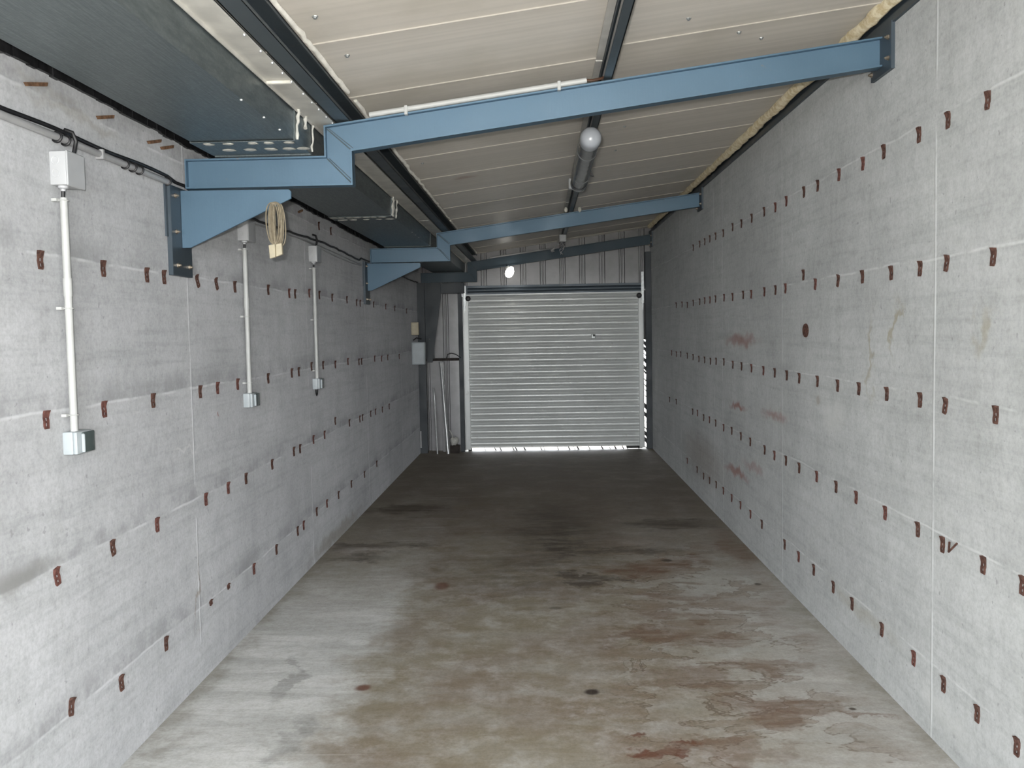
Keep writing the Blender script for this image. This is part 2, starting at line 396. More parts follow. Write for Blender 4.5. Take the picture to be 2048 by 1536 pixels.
def zc(x): return 2.93-.132*(1.49-x)
mb = MB()
def slab(x0, x1, y0, y1, lip=True):
    t = .06
    mb.prism([(x0, zc(x0)), (x1, zc(x1)), (x1, zc(x1)+t), (x0, zc(x0)+t)], 'y', y0, y1-.004)
    if lip: mb.prism([(x0, zc(x0)-.005), (x1, zc(x1)-.005), (x1, zc(x1)+.01), (x0, zc(x0)+.01)], 'y', y1-.010, y1-.003)
for (xa, xb, start) in ((-.955, .335, 3.28), (.335, 1.6, 3.145)):
    k = -9
    while start+k*.73 < YB+.12:
        a, b = start+k*.73, start+(k+1)*.73
        k += 1
        if b < Y0: continue
        slab(xa, xb, max(a, Y0), min(b, YB+.12))
ceil = struct('ceiling', mb, m_ceil, 'sloping beige insulated roof panels with thin bright joints')
for (x, y) in ((-.715, 3.02), (-.70, 3.45), (.61, 3.67), (.872, 3.966), (1.0, 4.107), (-.698, 5.65), (.531, 5.505), (.539, 6.233), (-.62, 6.95), (.55, 7.0)):
    MB().lathe([(0, 0), (.011, 0), (.010, .003), (.006, .004), (.006, .008), (0, .008)], T(x, y, zc(x)) @ Matrix.Rotation(math.pi, 4, 'X'), 8).build('screw_head', m_galv, ceil)

# ribbed cladding of the end wall, cut round the shutter opening
def cladding(mb, x0, x1, z0, ztop):
    pitch_, y = .2625, YB
    xs = [x0]; k = math.floor(x0/pitch_)-1
    prof = []
    while k*pitch_ < x1+pitch_:
        c = k*pitch_+.07
        prof += [(c-.040, 0), (c-.030, .028), (c-.012, .028), (c-.006, .018), (c+.006, .018), (c+.012, .028), (c+.030, .028), (c+.040, 0)]
        k += 1
    pr = [(x0, 0)]+[p for p in prof if x0 < p[0] < x1]+[(x1, 0)]
    vs = []; fs = []
    for (x, d) in pr:
        vs += [(x, y+d, z0), (x, y+d, ztop(x))]
    for i in range(len(pr)-1): fs.append((2*i, 2*i+2, 2*i+3, 2*i+1))
    mb.poly(vs, fs)
    vs2 = [(v[0], v[1]+.04, v[2]) for v in vs]
    mb.poly(vs2, [f[::-1] for f in fs])
mb = MB()
cladding(mb, XL-.05, -1.0, -.05, lambda x: 2.66)
cladding(mb, -1.0, XR+.05, 2.10, lambda x: zc(x)+.05 if x > -.95 else 2.66)
struct('wall_back', mb, m_clad, 'grey ribbed metal cladding of the end wall around the roller shutter')

# the roller shutter: a door of the setting
door = thing('door_1', (.2, 12.08, 0), 'light grey roller shutter door closing the far end', None, None, 'structure')
mb = MB()
pitch_s, z = .0795, .055
prof = []
while z < 2.10:
    for i in range(9):
        t = i/8; prof.append((12.075-.016*math.sin(math.pi*t)**.8 if 0 < t < 1 else 12.079, z+t*pitch_s*.97))
    z += pitch_s
vs = []; fs = []
for (y, z) in prof: vs += [(-.965, y, z), (1.36, y, z)]
for i in range(len(prof)-1): fs.append((2*i, 2*i+1, 2*i+3, 2*i+2))
n0 = len(vs)
vs += [(v[0], 12.10, v[2]) for v in vs[:]]
fs += [(a+n0, d+n0, c+n0, b+n0) for (a, b, c, d) in fs[:]]
mb.poly(vs, fs)
mb.build('curtain', m_shut, door, smooth=True, angle=60)
MB().box(-.965, 1.36, 12.06, 12.10, .040, .066, .004).build('bottom_bar', m_shut, door)
for xa, xb, nm in ((-1.0, -.925, 'guide_rail'), (1.318, 1.385, 'guide_rail')):
    MB().box(xa, xb, 12.03, 12.055, .02, 2.06, .004).box(xa if xa < 0 else xb-.008, xa+.008 if xa < 0 else xb, 12.03, 12.10, .02, 2.06).build(nm, m_shut, door)
mb = MB(); rng = random.Random(5); x = -.93                  # sealing strip with slanted gaps, shaped to give dashes of daylight
mb.box(-.965, -.915, 12.07, 12.09, 0.001, .04)
while x < 1.36:
    wd = rng.uniform(.006, .02)
    if rng.random() < .55: mb.prism([(x, .001), (x+wd, .001), (x+wd-.02, .041), (x-.02, .041)], 'y', 12.07, 12.09)
    x += wd+rng.uniform(.02, .09)
mb.box(1.15, 1.36, 12.07, 12.09, .008, .041)
mb.build('bottom_seal', m_blk, door)
mb = MB(); z = .03
mb.box(1.3855, 1.4115, 12.06, 12.075, 1.45, 2.10)
while z < 1.45:                                              # brush seal beside the right guide, broken up to give dashes of daylight
    hd = rng.uniform(.01, .07) if rng.random() < .5 else rng.uniform(.006, .02)
    mb.prism([(1.3855, z), (1.4115, z-.03), (1.4115, z+hd-.03), (1.3855, z+hd)], 'y', 12.06, 12.075)
    z += hd+rng.uniform(.02, .11)*(1.0 if z < 1.0 else .45)
mb.build('side_seal', m_blk, door)
MB().tube([(-.93, 12.02, 2.137), (1.36, 12.02, 2.137)], .032, 16).build('roller_tube', m_blue_d, door, smooth=True)
MB().box(-.95, 1.37, 12.05, 12.12, 2.085, 2.20).build('lintel_bar', m_blue_d, door)
for xa in (-.985, 1.352):
    zt = 2.20 if xa < 0 else 2.34
    p = MB().box(xa, xa+.036, 11.985, 11.995, 1.93, zt, .002).build('end_plate', m_galv, door)
    s_ = 1 if xa < 0 else -1
    MB().lathe([(0, 0), (.035, 0), (.035, .02), (.015, .026), (.015, .04), (0, .04)], T(xa+.018+s_*.045, 12.0, 2.03) @ AX['y'] @ Matrix.Rotation(math.pi, 4, 'X'), 16).build('pulley', m_blk, p, smooth=True)
    MB().box(xa+.012, xa+.024, 11.975, 11.986, 1.86, 1.94).build('strap_end', m_galv, p)
mb = MB().box(.695, .75, 12.045, 12.062, 1.475, 1.535, .006)
lk = mb.build('lock_plate', plain('dull_lock_plate', (.42, .44, .43), .4, .5), door)
MB().lathe([(0, 0), (.014, 0), (.014, .012), (0, .014)], T(.73, 12.046, 1.515) @ Matrix.Rotation(math.pi/2, 4, 'X'), 14).build('keyhole_cylinder', m_blk, lk)

# ------------------------------------------------------------------ cranked roof beams
def ibar(mb, a, b, n, half=.032, th=.007):
    # a flange strip running from a to b in the xz plane, thickened along n
    pts = [a, b, (b[0]+n[0]*th, b[1]+n[1]*th), (a[0]+n[0]*th, a[1]+n[1]*th)]
    return pts
def roof_beam(Y, label, haunch=True, paint=m_blue):
    t = thing('roof_beam', (0, Y, 2.245), label, 'beam', 'cranked blue-grey roof beams', 'thing')
    A, B, C_, D = (-1.526, 2.372), (-.917, 2.372), (-.917, 2.502), (1.476, 2.8145)
    a, b, c, d = (-1.526, 2.245), (-.797, 2.245), (-.797, 2.390), (1.476, 2.690)
    w_ = .004
    def seg(name, poly, fl):
        mb = MB().prism(poly, 'y', Y-w_, Y+w_)
        for f in fl: mb.prism(f, 'y', Y-.032, Y+.032)
        return mb.build(name, paint, t)
    th = .007
    seg('lower_arm', [A, B, b, a], [[A, B, (B[0]+th, B[1]-th), (A[0], A[1]-th)], [a, b, (b[0]-th, b[1]+th), (a[0], a[1]+th)], [A, (A[0]-.006, A[1]), (a[0]-.006, a[1]), a]])
    seg('crank', [B, C_, c, b], [[B, C_, (C_[0]+th, C_[1]-th), (B[0]+th, B[1]-th)], [b, c, (c[0]-th, c[1]+th), (b[0]-th, b[1]+th)]])
    seg('rafter', [C_, D, d, c], [[C_, D, (D[0], D[1]-th), (C_[0]+th, C_[1]-th)], [c, d, (d[0], d[1]+th), (c[0]-th, c[1]+th)]])
    for p, q in ((B, b), (C_, c)):
        MB().tube([(p[0]+.006, Y-.0055, p[1]-.008), (q[0]-.006, Y-.0055, q[1]+.008)], .003, 6).build('weld_seam', m_weld, t)
        MB().tube([(p[0]+.016, Y-.0055, p[1]-.008), (q[0]-.0, Y-.0055, q[1]+.018)], .002, 6).build('weld_seam', m_weld, t)
    def bolts(pts, wx, s):
        for (y, z) in pts:
            MB().lathe([(0, 0), (.011, 0), (.011, .003), (.0085, .003), (.0085, .010), (.0045, .010), (.0045, .017), (0, .017)],
                       T(wx, y, z) @ Matrix.Rotation(s*math.pi/2, 4, 'Y'), 6).build('bolt', m_bolt, t)
    if haunch:
        MB().prism([(-1.566, 2.241), (-1.085, 2.236), (-1.075, 2.228), (-1.075, 2.196), (-1.53, 1.99), (-1.566, 1.99)], 'y', Y-.006, Y+.006, .0015).build('haunch_plate', m_blue, t)
        pl = MB().box(XL, -1.566, Y-.115, Y+.105, 1.865, 2.252, .002).build('wall_plate', m_blue_d, t)  # darker copy of the beam paint, shade of grazing light in the colour
        MB().box(XL, XL+.008, Y-.135, Y-.1151, 2.03, 2.25).build('packer', m_blue_d, pl)
        bolts([(Y+dy, z) for z in (2.21, 2.055, 1.91) for dy in (-.065, .065)], -1.566, 1)
    pr = MB().prism([(Y-.13, 2.852), (Y+.1, 2.852), (Y+.1, 2.655), (Y-.13, 2.655)], 'x', XR-.016, XR, .001).build('end_plate', m_blue_d, t)
    bolts([(Y-.10, 2.79), (Y-.10, 2.705), (Y+.085, 2.685)], XR-.016, -1)
    return t
roof_beam(4.0, 'nearest cranked blue-grey steel roof beam with triangular haunch on left wall')
roof_beam(8.37, 'middle cranked blue-grey steel roof beam, second from the camera')
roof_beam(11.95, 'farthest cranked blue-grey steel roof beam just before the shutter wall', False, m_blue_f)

# ------------------------------------------------------------------ gutter, flashing, purlins, foam
g = thing('roof_gutter', (-1.18, 4, 2.385), 'dark grey sheet-metal box gutter above the left wall', 'gutter', None, 'thing')
def trough(mb, xl, xr, zb, y0, y1, zt=2.66, t=.003):
    return mb.prism([(xl, zb), (xr, zb), (xr+.012, zt), (xr+.012-t, zt), (xr-t, zb+t), (xl+t, zb+t), (xl+t, zt), (xl, zt)], 'y', y0, y1)
trough(MB(), -1.395, -.975, 2.386, Y0, 3.70).build('trough', m_gut, g)
trough(MB(), -1.395, -.975, 2.386, 3.95, 6.12).build('trough', m_gut, g)
trough(MB(), -1.395, -.975, 2.386, 6.30, 8.33).build('trough', m_gut, g)
trough(MB(), -1.395, -.975, 2.386, 8.36, YB).build('trough', m_gut, g)
for y0, y1 in ((3.685, 3.962), (6.11, 6.31), (8.30, 8.39)):
    trough(MB(), -1.398, -.972, 2.380, y0, y1).build('joint_sleeve', m_gut, g)
MB().tube([(-1.39, 3.955, 2.379), (-.972, 3.955, 2.379)], .006, 8).build('sleeve_rim', m_gut, g, smooth=True)
rng = random.Random(11)
def spot(x, y, z, rx, ry, rz, side=False):
    b = MB(); m = T(x, y, z) @ Matrix.Diagonal((rx, ry, rz, 1))
    b.lathe([(0, -1), (.6, -.8), (.95, -.25), (1, .1), (.8, .7), (0, 1)], m, 12)
    for v in b.bm.verts:
        v.co += Vector((rng.uniform(-1, 1)*rx*.18, rng.uniform(-1, 1)*ry*.18, 0))
    b.build('sealant_spot', m_seal, g, smooth=True, angle=80)
for x in (-1.33, -1.25, -1.15, -1.085, -1.0): spot(x, 3.715, 2.379, .022, .020, .004)
for x in (-1.30, -1.21, -1.12, -1.045, -.985): spot(x+.01, 3.84, 2.379, .027, .026, .004)
for x in (-1.37, -1.32, -1.26, -1.21, -1.15, -1.10, -1.04): spot(x, 6.15, 2.379, rng.uniform(.02, .035), .028, .004)
for x in (-1.33, -1.26, -1.17, -1.08, -1.01): spot(x, 6.26, 2.379, rng.uniform(.02, .035), .012, .004)
for (y, z0, z1) in ((3.71, 2.39, 2.54), (3.83, 2.46, 2.53), (3.955, 2.39, 2.50), (6.12, 2.385, 2.55), (6.16, 2.385, 2.50), (6.28, 2.385, 2.52)):
    pts = []; z = z0
    while z < z1: pts.append((-.968+.010*(z-2.385)/.12+rng.uniform(-.002, .002), y+rng.uniform(-.008, .008), z)); z += .018
    MB().tube(pts, [rng.uniform(.003, .010) for _ in pts], 7).build('sealant_run', m_seal, g, smooth=True, angle=80)
for k, (y) in enumerate((3.50, 3.30, 3.05, 7.15, 7.35, 7.55)):
    MB().lathe([(0, 0), (.006, 0), (.005, .004), (0, .005)], T(-.978, y, 2.385) @ Matrix.Rotation(math.pi, 4, 'X'), 8).build('rivet', m_alu, g)

fl = thing('roof_flashing', (-.91, 4, 2.51), 'pale grey flashing strip between gutter and dark eaves purlin', 'flashing', None, 'thing')
lens = [Y0, 3.30, 6.75, 7.45, YB]
for i, (a, b) in enumerate(zip(lens, lens[1:])):
    MB().box(-.963, -.872, a+.004, b, 2.511-.002*(i % 2), 2.516, .001).box(-.963, -.960, a+.004, b, 2.498, 2.516).build('flashing_sheet', m_flash, fl)
MB().box(-.962, -.875, 3.285, 3.30, 2.500, 2.509).build('raised_end_lip', m_foamw, fl)
rng = random.Random(21)
for k in range(10):
    y = 2.8+k*.13+rng.uniform(-.03, .03)
    MB().lathe([(0, 0), (.005, 0), (.004, .005), (0, .006)], T(-.875, y, 2.509) @ Matrix.Rotation(math.pi, 4, 'X'), 8).build('rivet', m_alu, fl)

def purlin(name, x0, x1, z0, z1, ys, lip, label, flip=False):
    t = thing(name, (x0, ys[0][0], z0), label, 'purlin', 'steel roof purlins', 'thing')
    for (a, b) in ys:
        mb = MB()
        mb.box(x0, x1, a, b, z0, z0+.004)
        wa, wb = (x0, x0+.004) if flip else (x1-.004, x1)
        la, lb = (x1-.0045, x1) if flip else (x0, x0+.0045)
        mb.box(wa, wb, a, b, z0, z1)
        mb.box(x0, x1, a, b, z1-.004, z1)
        mb.box(la, lb, a, b, z1-lip, z1)
        c = mb.build('channel_length', m_purlin, t)
        MB().box(la, lb, a, b, z0+.0001, z0+lip).build('lip', m_purlin if flip else m_lip, c)
    return t
ylen = [(Y0, 3.999), (4.001, 8.369), (8.371, YB)]
purlin('eaves_purlin', -.870, -.803, 2.520, 2.616, ylen, .015, 'dark steel eaves purlin along the left edge of the roof panels', True)
mp = purlin('middle_purlin', .297, .334, 2.672, 2.768, ylen, .030, 'dark steel channel purlin down the middle of the ceiling')

def foam(name, path, r, mat, label, seed, flat=1.):
    rg = random.Random(seed)
    mb = MB()
    for (x, z, a, b) in path:
        pts = []; y = a
        while y < b: pts.append((x+rg.uniform(-.005, .005), y, z+rg.uniform(-.004, .004))); y += rg.uniform(.03, .09)
        mb.tube(pts, [r*rg.uniform(.8, 1.2) for _ in pts], 8)
    o = mb.build(name, mat, None, (path[0][0], path[0][2], path[0][1]), smooth=True, angle=80)
    return setp(o, label, 'foam', None, 'thing')
foam('foam_seal', [(1.452, 2.911, Y0, 11.9)], .029, m_foam, 'yellow expanding-foam bead along the top of the right wall', 1)
foam('foam_seal', [(-.793, 2.622, Y0, 3.95), (-.793, 2.622, 4.05, 8.3), (-.793, 2.622, 8.42, 11.9)], .009, m_foamw, 'off-white foam bead between left eaves purlin and roof panels', 2)
for a, b in ylen: MB().box(.266, .295, a+.01, b-.01, 2.755, 2.763).build('edge_strip', m_flash, mp)

# ------------------------------------------------------------------ cables and conduits
t = thing('surface_conduit', (XL, 3, 2.262), 'grey horizontal conduit pipe strapped with black ties high on left wall', 'conduit')
MB().tube([(XL+.014, Y0, 2.262), (XL+.014, 3.3, 2.263), (XL+.014, 3.88, 2.260)], .0125, 14).build('pipe', m_pvcg, t, smooth=True)
for y in (2.985, 3.04, 3.479, 3.544, 3.605, 3.875):
    MB().tube([(XL+.014+.0155*math.cos(a), y+.003*math.sin(a), 2.263+.0165*math.sin(a)) for a in [2*math.pi*k/16 for k in range(16)]], .0045, 6, True).build('cable_tie', m_blk, t, smooth=True)
MB().box(XL, XL+.03, 3.27, 3.285, 2.244, 2.280, .002).build('saddle_clip', m_pvcg, t)
pts = []; rng = random.Random(31); y = Y0
while y < 11.9:
    if y < 3.9: z = 2.2865+.003*math.sin(y*9)
    elif y < 4.1: z = 2.272
    elif abs(y-8.37) < .3: z = 2.268
    else: z = 2.256+.012*math.sin(y*2.1)+rng.uniform(-.004, .004)
    pts.append((XL+.012+(0.004 if y > 4 else 0), y, z)); y += .09
o = MB().tube(pts, .0075, 8).build('power_cable', m_blk, None, (XL, 4, 2.27), smooth=True)
setp(o, 'thick black cable sagging along the head of the left wall', 'cable')
for i, (dz, lab) in enumerate(((.028, 'upper thin grey cable under the black cable beyond the first beam'), (.045, 'lower thin grey cable under the black cable beyond the first beam'))):
    pts = []; y = 4.3
    while y < 8.25: pts.append((XL+.006, y, 2.245-dz*(.6+.4*math.sin(y*1.7+i))+rng.uniform(-.003, .003))); y += .12
    o = MB().tube(pts, .0035, 6).build('thin_cable', m_pvcg, None, (XL, 5, 2.2), smooth=True)
    setp(o, lab, 'cable', 'thin grey cables on the left wall')
# black loop of slack above the first junction box
def junction_box(y, label, tail=True):
    t = thing('junction_box', (XL, y, 2.10), label, 'electrical box', 'white junction boxes on the left wall')
    MB().box(XL, XL+.056, y, y+.112, 2.102, 2.212, .005, 2).build('body', m_box, t, smooth=True)
    MB().box(XL+.054, XL+.061, y-.002, y+.114, 2.100, 2.214, .003).build('cover', m_box, t)
    for z in (2.182, 2.14):
        MB().tube([(XL+.020+.012*math.cos(a), y-.0005, z+.013*math.sin(a)) for a in [2*math.pi*k/20 for k in range(20)]], .0016, 6, True)  .build('knockout_ring', m_box, t, smooth=True)
    MB().lathe([(0, 0), (.016, 0), (.016, .008), (.008, .012), (.008, .018), (0, .018)], T(XL+.028, y+.028, 2.103) @ Matrix.Rotation(math.pi, 4, 'X'), 16).build('cable_gland', m_box, t, smooth=True)
    MB().tube([(XL+.028, y+.028, 2.088), (XL+.026, y+.028, 2.05)], .006, 8).build('cable_stub', m_blk, t, smooth=True)
    if tail:
        MB().tube([(XL+.03, y+.10, 2.21), (XL+.033, y+.108, 2.24), (XL+.036, y+.112, 2.265), (XL+.03, y+.10, 2.292), (XL+.014, y+.08, 2.297)], .007, 8).build('cable_tail', m_blk, t, smooth=True)
    return t
def drop_conduit(y, label):
    t = thing('drop_conduit', (XL, y, 1.30), label, 'conduit', 'white vertical conduits on the left wall')
    MB().tube([(XL+.027, y, 2.064), (XL+.027, y, 1.29)], .0125, 14).build('pipe', m_pvc, t, smooth=True)
    MB().tube([(XL+.027, y, 1.80), (XL+.027, y, 1.74)], .0145, 14).build('coupling', m_pvc, t, smooth=True)
    for z in (2.055, 1.70, 1.345):
        c = MB().box(XL, XL+.018, y-.030, y-.012, z-.005, z+.005, .001).tube([(XL+.027+.015*math.cos(a), y+.015*math.sin(a), z) for a in [2*math.pi*k/14 for k in range(14)]], .0025, 6, True)
        c.build('saddle_clip', m_pvc, t, smooth=True)
    return t
def flap_socket(y, label):
    t = thing('wall_socket', (XL, y, 1.21), label, 'socket', 'grey flap sockets on the left wall')
    MB().box(XL, XL+.036, y, y+.108, 1.213, 1.290, .006, 2).build('body', m_gbox, t, smooth=True)
    MB().box(XL+.036, XL+.050, y+.001, y+.107, 1.214, 1.289, .005, 2).build('cover_frame', m_gbox, t, smooth=True)
    f_ = MB().box(XL+.050, XL+.058, y+.030, y+.106, 1.217, 1.286, .004, 2).build('hinged_lid', m_lid, t, smooth=True)
    MB().box(XL+.052, XL+.063, y+.024, y+.032, 1.219, 1.281, .002).build('hinge', m_gbox, f_)
    MB().tube([(XL+.027, y+.03, 1.290), (XL+.027, y+.03, 1.30)], .0095, 10).build('cable_gland', m_blk, t, smooth=True)
    return t
for k, (dy, wh) in enumerate(((2.955, 'nearest to the camera, before the first beam'), (4.805, 'middle one of three, just past the first beam'), (6.30, 'farthest of three along the wall'))):
    if k == 0:
        jb = junction_box(dy, 'white junction box high on left wall, '+wh)
        dc = drop_conduit(dy+.03, 'white vertical conduit down left wall, '+wh)
        ws = flap_socket(dy, 'grey flap-lid socket low on left wall, '+wh)
    else:
        for o, s_ in ((jb, 'white junction box high on left wall, '), (dc, 'white vertical conduit down left wall, '), (ws, 'grey flap-lid socket low on left wall, ')):
            c = dup(o, (0, dy-2.955, 0)); c['label'] = s_+wh
    if k == 2:
        MB().tube([(XL+.02, dy+.01+.05*(1-math.cos(a))/2, 1.214-.045*math.sin(a)) for a in [math.pi*q/12 for q in range(13)]], .0045, 8).build('cable_loop', m_blk, c, smooth=True)

t = thing('beam_conduit', (-.7, 3.97, 2.54), 'white conduit pipe clipped along the top of the nearest roof beam', 'conduit')
zt = lambda x: 2.502+.13058*(x+.917)+.013
MB().tube([(-.715, 3.966, zt(-.715)), (.223, 3.966, zt(.223))], .0115, 14).build('pipe', m_pvc, t, smooth=True)
for x in (-.555, .105):
    MB().box(x-.007, x+.007, 3.952, 3.978, zt(x)-.026, zt(x)+.013, .001).build('clip', m_pvc, t)
MB().tube([(.223, 3.966, zt(.223)), (.25, 3.967, zt(.25)-.004), (.285, 3.975, 2.672), (.30, 3.985, 2.68)], .006, 8).build('cable_stub', plain('brown_cable', (.10, .05, .03), .5), t, smooth=True)

# coil of beige cable hanging from the haunch, plug at the bottom
t = thing('cable_coil', (-1.145, 4.0, 2.17), 'coil of beige cable hanging from the nearest beam haunch, flat plug below', 'cable')
rng = random.Random(41); mb = MB()
for k in range(26):
    cx = -1.146+rng.uniform(-.006, .006); hw = rng.uniform(.006, .037); top = 2.175+rng.uniform(-.004, .006); bot = 1.992+rng.uniform(-.006, .012)
    cy = 4.0+rng.uniform(-.022, .022); q = []
    for i in range(28):
        a = 2*math.pi*i/28
        q.append((cx+hw*math.copysign(abs(math.cos(a))**.6, math.cos(a)), cy+.008*math.sin(2*a+k), (top+bot)/2+(top-bot)/2*math.sin(a)))
    mb.tube(q, .0026, 6, True)
mb.build('cable_loops', m_coil, t, smooth=True)
MB().tube([(-1.15, 3.975, 2.16), (-1.148, 3.972, 2.08), (-1.147, 3.976, 1.99)], .0035, 6).build('cable_end', m_coil, t, smooth=True)
pl = MB().prism([(-1.176, 1.993), (-1.147, 1.997), (-1.147, 1.940), (-1.172, 1.934)], 'y', 3.972, 3.992, .002).prism([(-1.145, 1.997), (-1.119, 2.001), (-1.117, 1.952), (-1.145, 1.942)], 'y', 3.975, 3.995, .002)
pl.build('plug', m_plug, t)

# ------------------------------------------------------------------ tube light and small ceiling fittings
t = thing('tube_light', (.278, 5.25, 2.60), 'unlit smoky-grey tube light hanging under the middle purlin', 'light')
pts = [(.279, 4.66, 2.562), (.272, 5.86, 2.528)]
MB().tube(pts, .050, 24).build('diffuser', m_tube, t, smooth=True)
d_ = (Vector(pts[1])-Vector(pts[0])).normalized()
q = d_.to_track_quat('Z', 'Y').to_matrix().to_4x4()
prof = [(.052, .07), (.054, .06), (.055, .0), (.052, -.022), (.042, -.040), (.022, -.050), (0, -.053)]
MB().lathe(prof, T(*pts[0]) @ q, 28).build('end_cap', m_opal, t, smooth=True, angle=60)
MB().lathe(prof, T(*pts[1]) @ q @ Matrix.Rotation(math.pi, 4, 'X'), 28).build('end_cap', m_tube, t, smooth=True, angle=60)
for y in (4.95, 5.6):
    k = (y-4.66)/1.2; zz = 2.562-.034*k
    c = MB().tube([(.276+.051*math.cos(a), y, zz+.051*math.sin(a)) for a in [2*math.pi*i/24 for i in range(24)]], .0025, 6, True)
    c.box(.290, .320, y-.012, y+.012, zz+.045, 2.668)
    c.build('mounting_clip', m_tube, t, smooth=True)
MB().prism([(.330, 2.53), (.350, 2.525), (.335, 2.56)], 'y', 5.58, 5.61).build('clip_latch', m_blk, t)

def small_box(x, y, z, s, label, wires=False):
    t = thing('cable_box', (x, y, z), label, 'electrical box', 'small white boxes on the middle purlin')
    MB().box(x-s/2, x+s/2, y-s/2, y+s/2, z-s/2, z+s/2, .004).build('body', m_box, t)
    MB().box(x-s*.42, x+s*.42, y-s*.56, y-s*.5, z-s*.42, z+s*.42, .002).build('cover', m_box, t)
    return t
small_box(.262, 6.42, 2.612, .072, 'small white junction box beside far end of the tube light')
b2 = small_box(.292, 10.4, 2.635, .078, 'small white junction box hanging beyond the middle beam')
mb = MB(); rng = random.Random(51)
for k in range(4):
    p = [(.30, 10.4, 2.60)]
    for i in range(7): p.append((.30+rng.uniform(-.03, .03)-.006*i, 10.42+.02*i, 2.60-.022*i+rng.uniform(-.01, .01)))
    mb.tube(p, .003, 6)
mb.build('loose_wires', m_pvcg, b2, smooth=True)
o = MB().tube([(.19+.02*math.cos(a*1.0)*(1+.3*math.sin(3*a)), 11.5+.02*math.sin(2*a), 2.60+.022*math.sin(a)) for a in [2*math.pi*k/20 for k in range(20)]], .005, 7, True)
for k in range(3):
    o.tube([(.19+.012*k, 11.5, 2.58), (.18+.01*k, 11.5, 2.60), (.20+.008*k, 11.5, 2.62)], .006, 7)
o = o.tube([(.20, 11.5, 2.61), (.235, 11.5, 2.66), (.30, 11.5, 2.672)], .003, 6).build('wire_tangle', m_pvcg, None, (.19, 11.5, 2.60), smooth=True)
setp(o, 'tangle of pale wire hanging near the far end of the middle purlin', 'wire')
for x, dz in ((.262, 0), (.385, .0)):
    o = MB().lathe([(0, -1), (.8, -.6), (1, 0), (.7, .7), (0, 1)], T(x, 8.20, 2.668) @ Matrix.Diagonal((.016, .016, .026, 1)), 10).build('foam_blob', m_foamw, None, (x, 8.2, 2.668), smooth=True, angle=80)
    setp(o, 'off-white foam blob '+('left' if x < .3 else 'right')+' of middle purlin where it meets the middle beam', 'foam', 'foam blobs at the middle beam')
for x, y, z, lab in ((.255, 8.2, 2.715, 0), (.395, 8.2, 2.72, 0)): pass

t = thing('bulb_lamp', (-.36, 11.80, 2.36), 'small glowing white bulb hanging before the farthest roof beam', 'lamp')
MB().lathe([(0, -.075), (.025, -.07), (.047, -.045), (.055, -.01), (.048, .03), (.028, .06), (.018, .075), (0, .075)], T(-.36, 11.80, 2.355) @ Matrix.Rotation(.45, 4, 'Y'), 20).build('bulb', m_lamp, t, smooth=True, angle=80)
MB().tube([(-.395, 11.80, 2.43), (-.385, 11.80, 2.405)], .022, 12).build('lamp_holder', m_pvc, t, smooth=True)
MB().tube([(-.395, 11.80, 2.43), (-.40, 11.86, 2.45), (-.40, 11.92, 2.463)], .004, 6).build('flex', m_blk, t, smooth=True)
t = thing('beam_conduit', (-.3, 11.9, 2.6), 'thin pale conduit along the top of the farthest roof beam', 'conduit')
MB().tube([(-.62, 11.915, zt(-.62)), (.17, 11.915, zt(.17))], .009, 10).build('pipe', m_pvcg, t, smooth=True)

# ------------------------------------------------------------------ far left corner beside the shutter
t = thing('steel_post', (-1.44, 11.95, 0), 'dark steel post in far left corner, diagonal brace at its top', 'post', None, 'thing')
MB().box(-1.584, -1.489, 11.90, 12.0, 0, 2.245).box(-1.389, -1.381, 11.90, 12.0, 1.25, 2.245).box(-1.49, -1.385, 11.946, 11.954, 1.25, 2.245).build('column', m_post, t)
MB().prism([(-1.395, 2.245), (-1.27, 2.245), (-1.27, 2.05), (-1.40, 1.20), (-1.47, 1.20), (-1.385, 2.0)], 'y', 11.88, 11.898).build('brace', m_post, t)
MB().box(-1.385, -.965, 11.91, 11.99, 2.10, 2.235, .003).build('head_rail', m_post, t)
o = MB().box(1.412, XR-.001, 12.03, 12.155, 0, 2.60, .003).build('shutter_post', m_post, None, (1.45, 12.05, 0))  # added jamb that limits daylight spilling through the side gap
setp(o, 'added dark post right of the roller shutter, narrows the daylight gap by the wall', 'post', None, 'thing')
o = MB().box(-1.06, -1.003, 12.0, 12.10, 0, 2.20, .003).build('shutter_post', m_post, None, (-1.03, 12.05, 0))
setp(o, 'dark upright post on the left edge of the roller shutter', 'post', None, 'thing')
t = thing('cross_bar', (-1.25, 12.05, 1.23), 'dark horizontal bar with a cable loop left of the shutter', 'bar')
MB().box(-1.55, -1.062, 12.03, 12.07, 1.215, 1.25, .003).build('bar', m_timber, t)
MB().tube([(-1.23, 12.02, 1.24), (-1.21, 12.01, 1.30), (-1.16, 12.0, 1.315), (-1.10, 12.0, 1.30), (-1.03, 11.99, 1.25)], .006, 8).build('cable_loop', m_blk, t, smooth=True)
for x0, x1, top, r, lab, m_ in ((-1.208, -1.30, 1.20, .022, 'thick bright metal pole leaning left of the shutter', m_alu), (-1.35, -1.405, .86, .011, 'thin bright metal pole leaning in the far left corner', m_alu)):
    t = thing('metal_pole', (x0, 11.80, 0), lab, 'pole', 'leaning metal poles by the shutter')
    MB().tube([(x0, 11.80, 0.001), (x1, 11.985, top)], r, 12).build('tube', m_, t, smooth=True)
    v = Vector((x1-x0, .185, top)).normalized(); e = Vector((x1, 11.985, top))
    MB().tube([e-v*.02, e+v*.004], r*1.15, 12).build('end_cap', m_pvcg, t, smooth=True)
o = MB().box(-1.30, -1.265, 12.02, 12.06, 0.001, 1.21, .002).build('metal_stud', m_clad, None, (-1.28, 12.04, 0)); setp(o, 'dull grey upright metal stud behind the leaning poles', 'stud', None, 'thing')
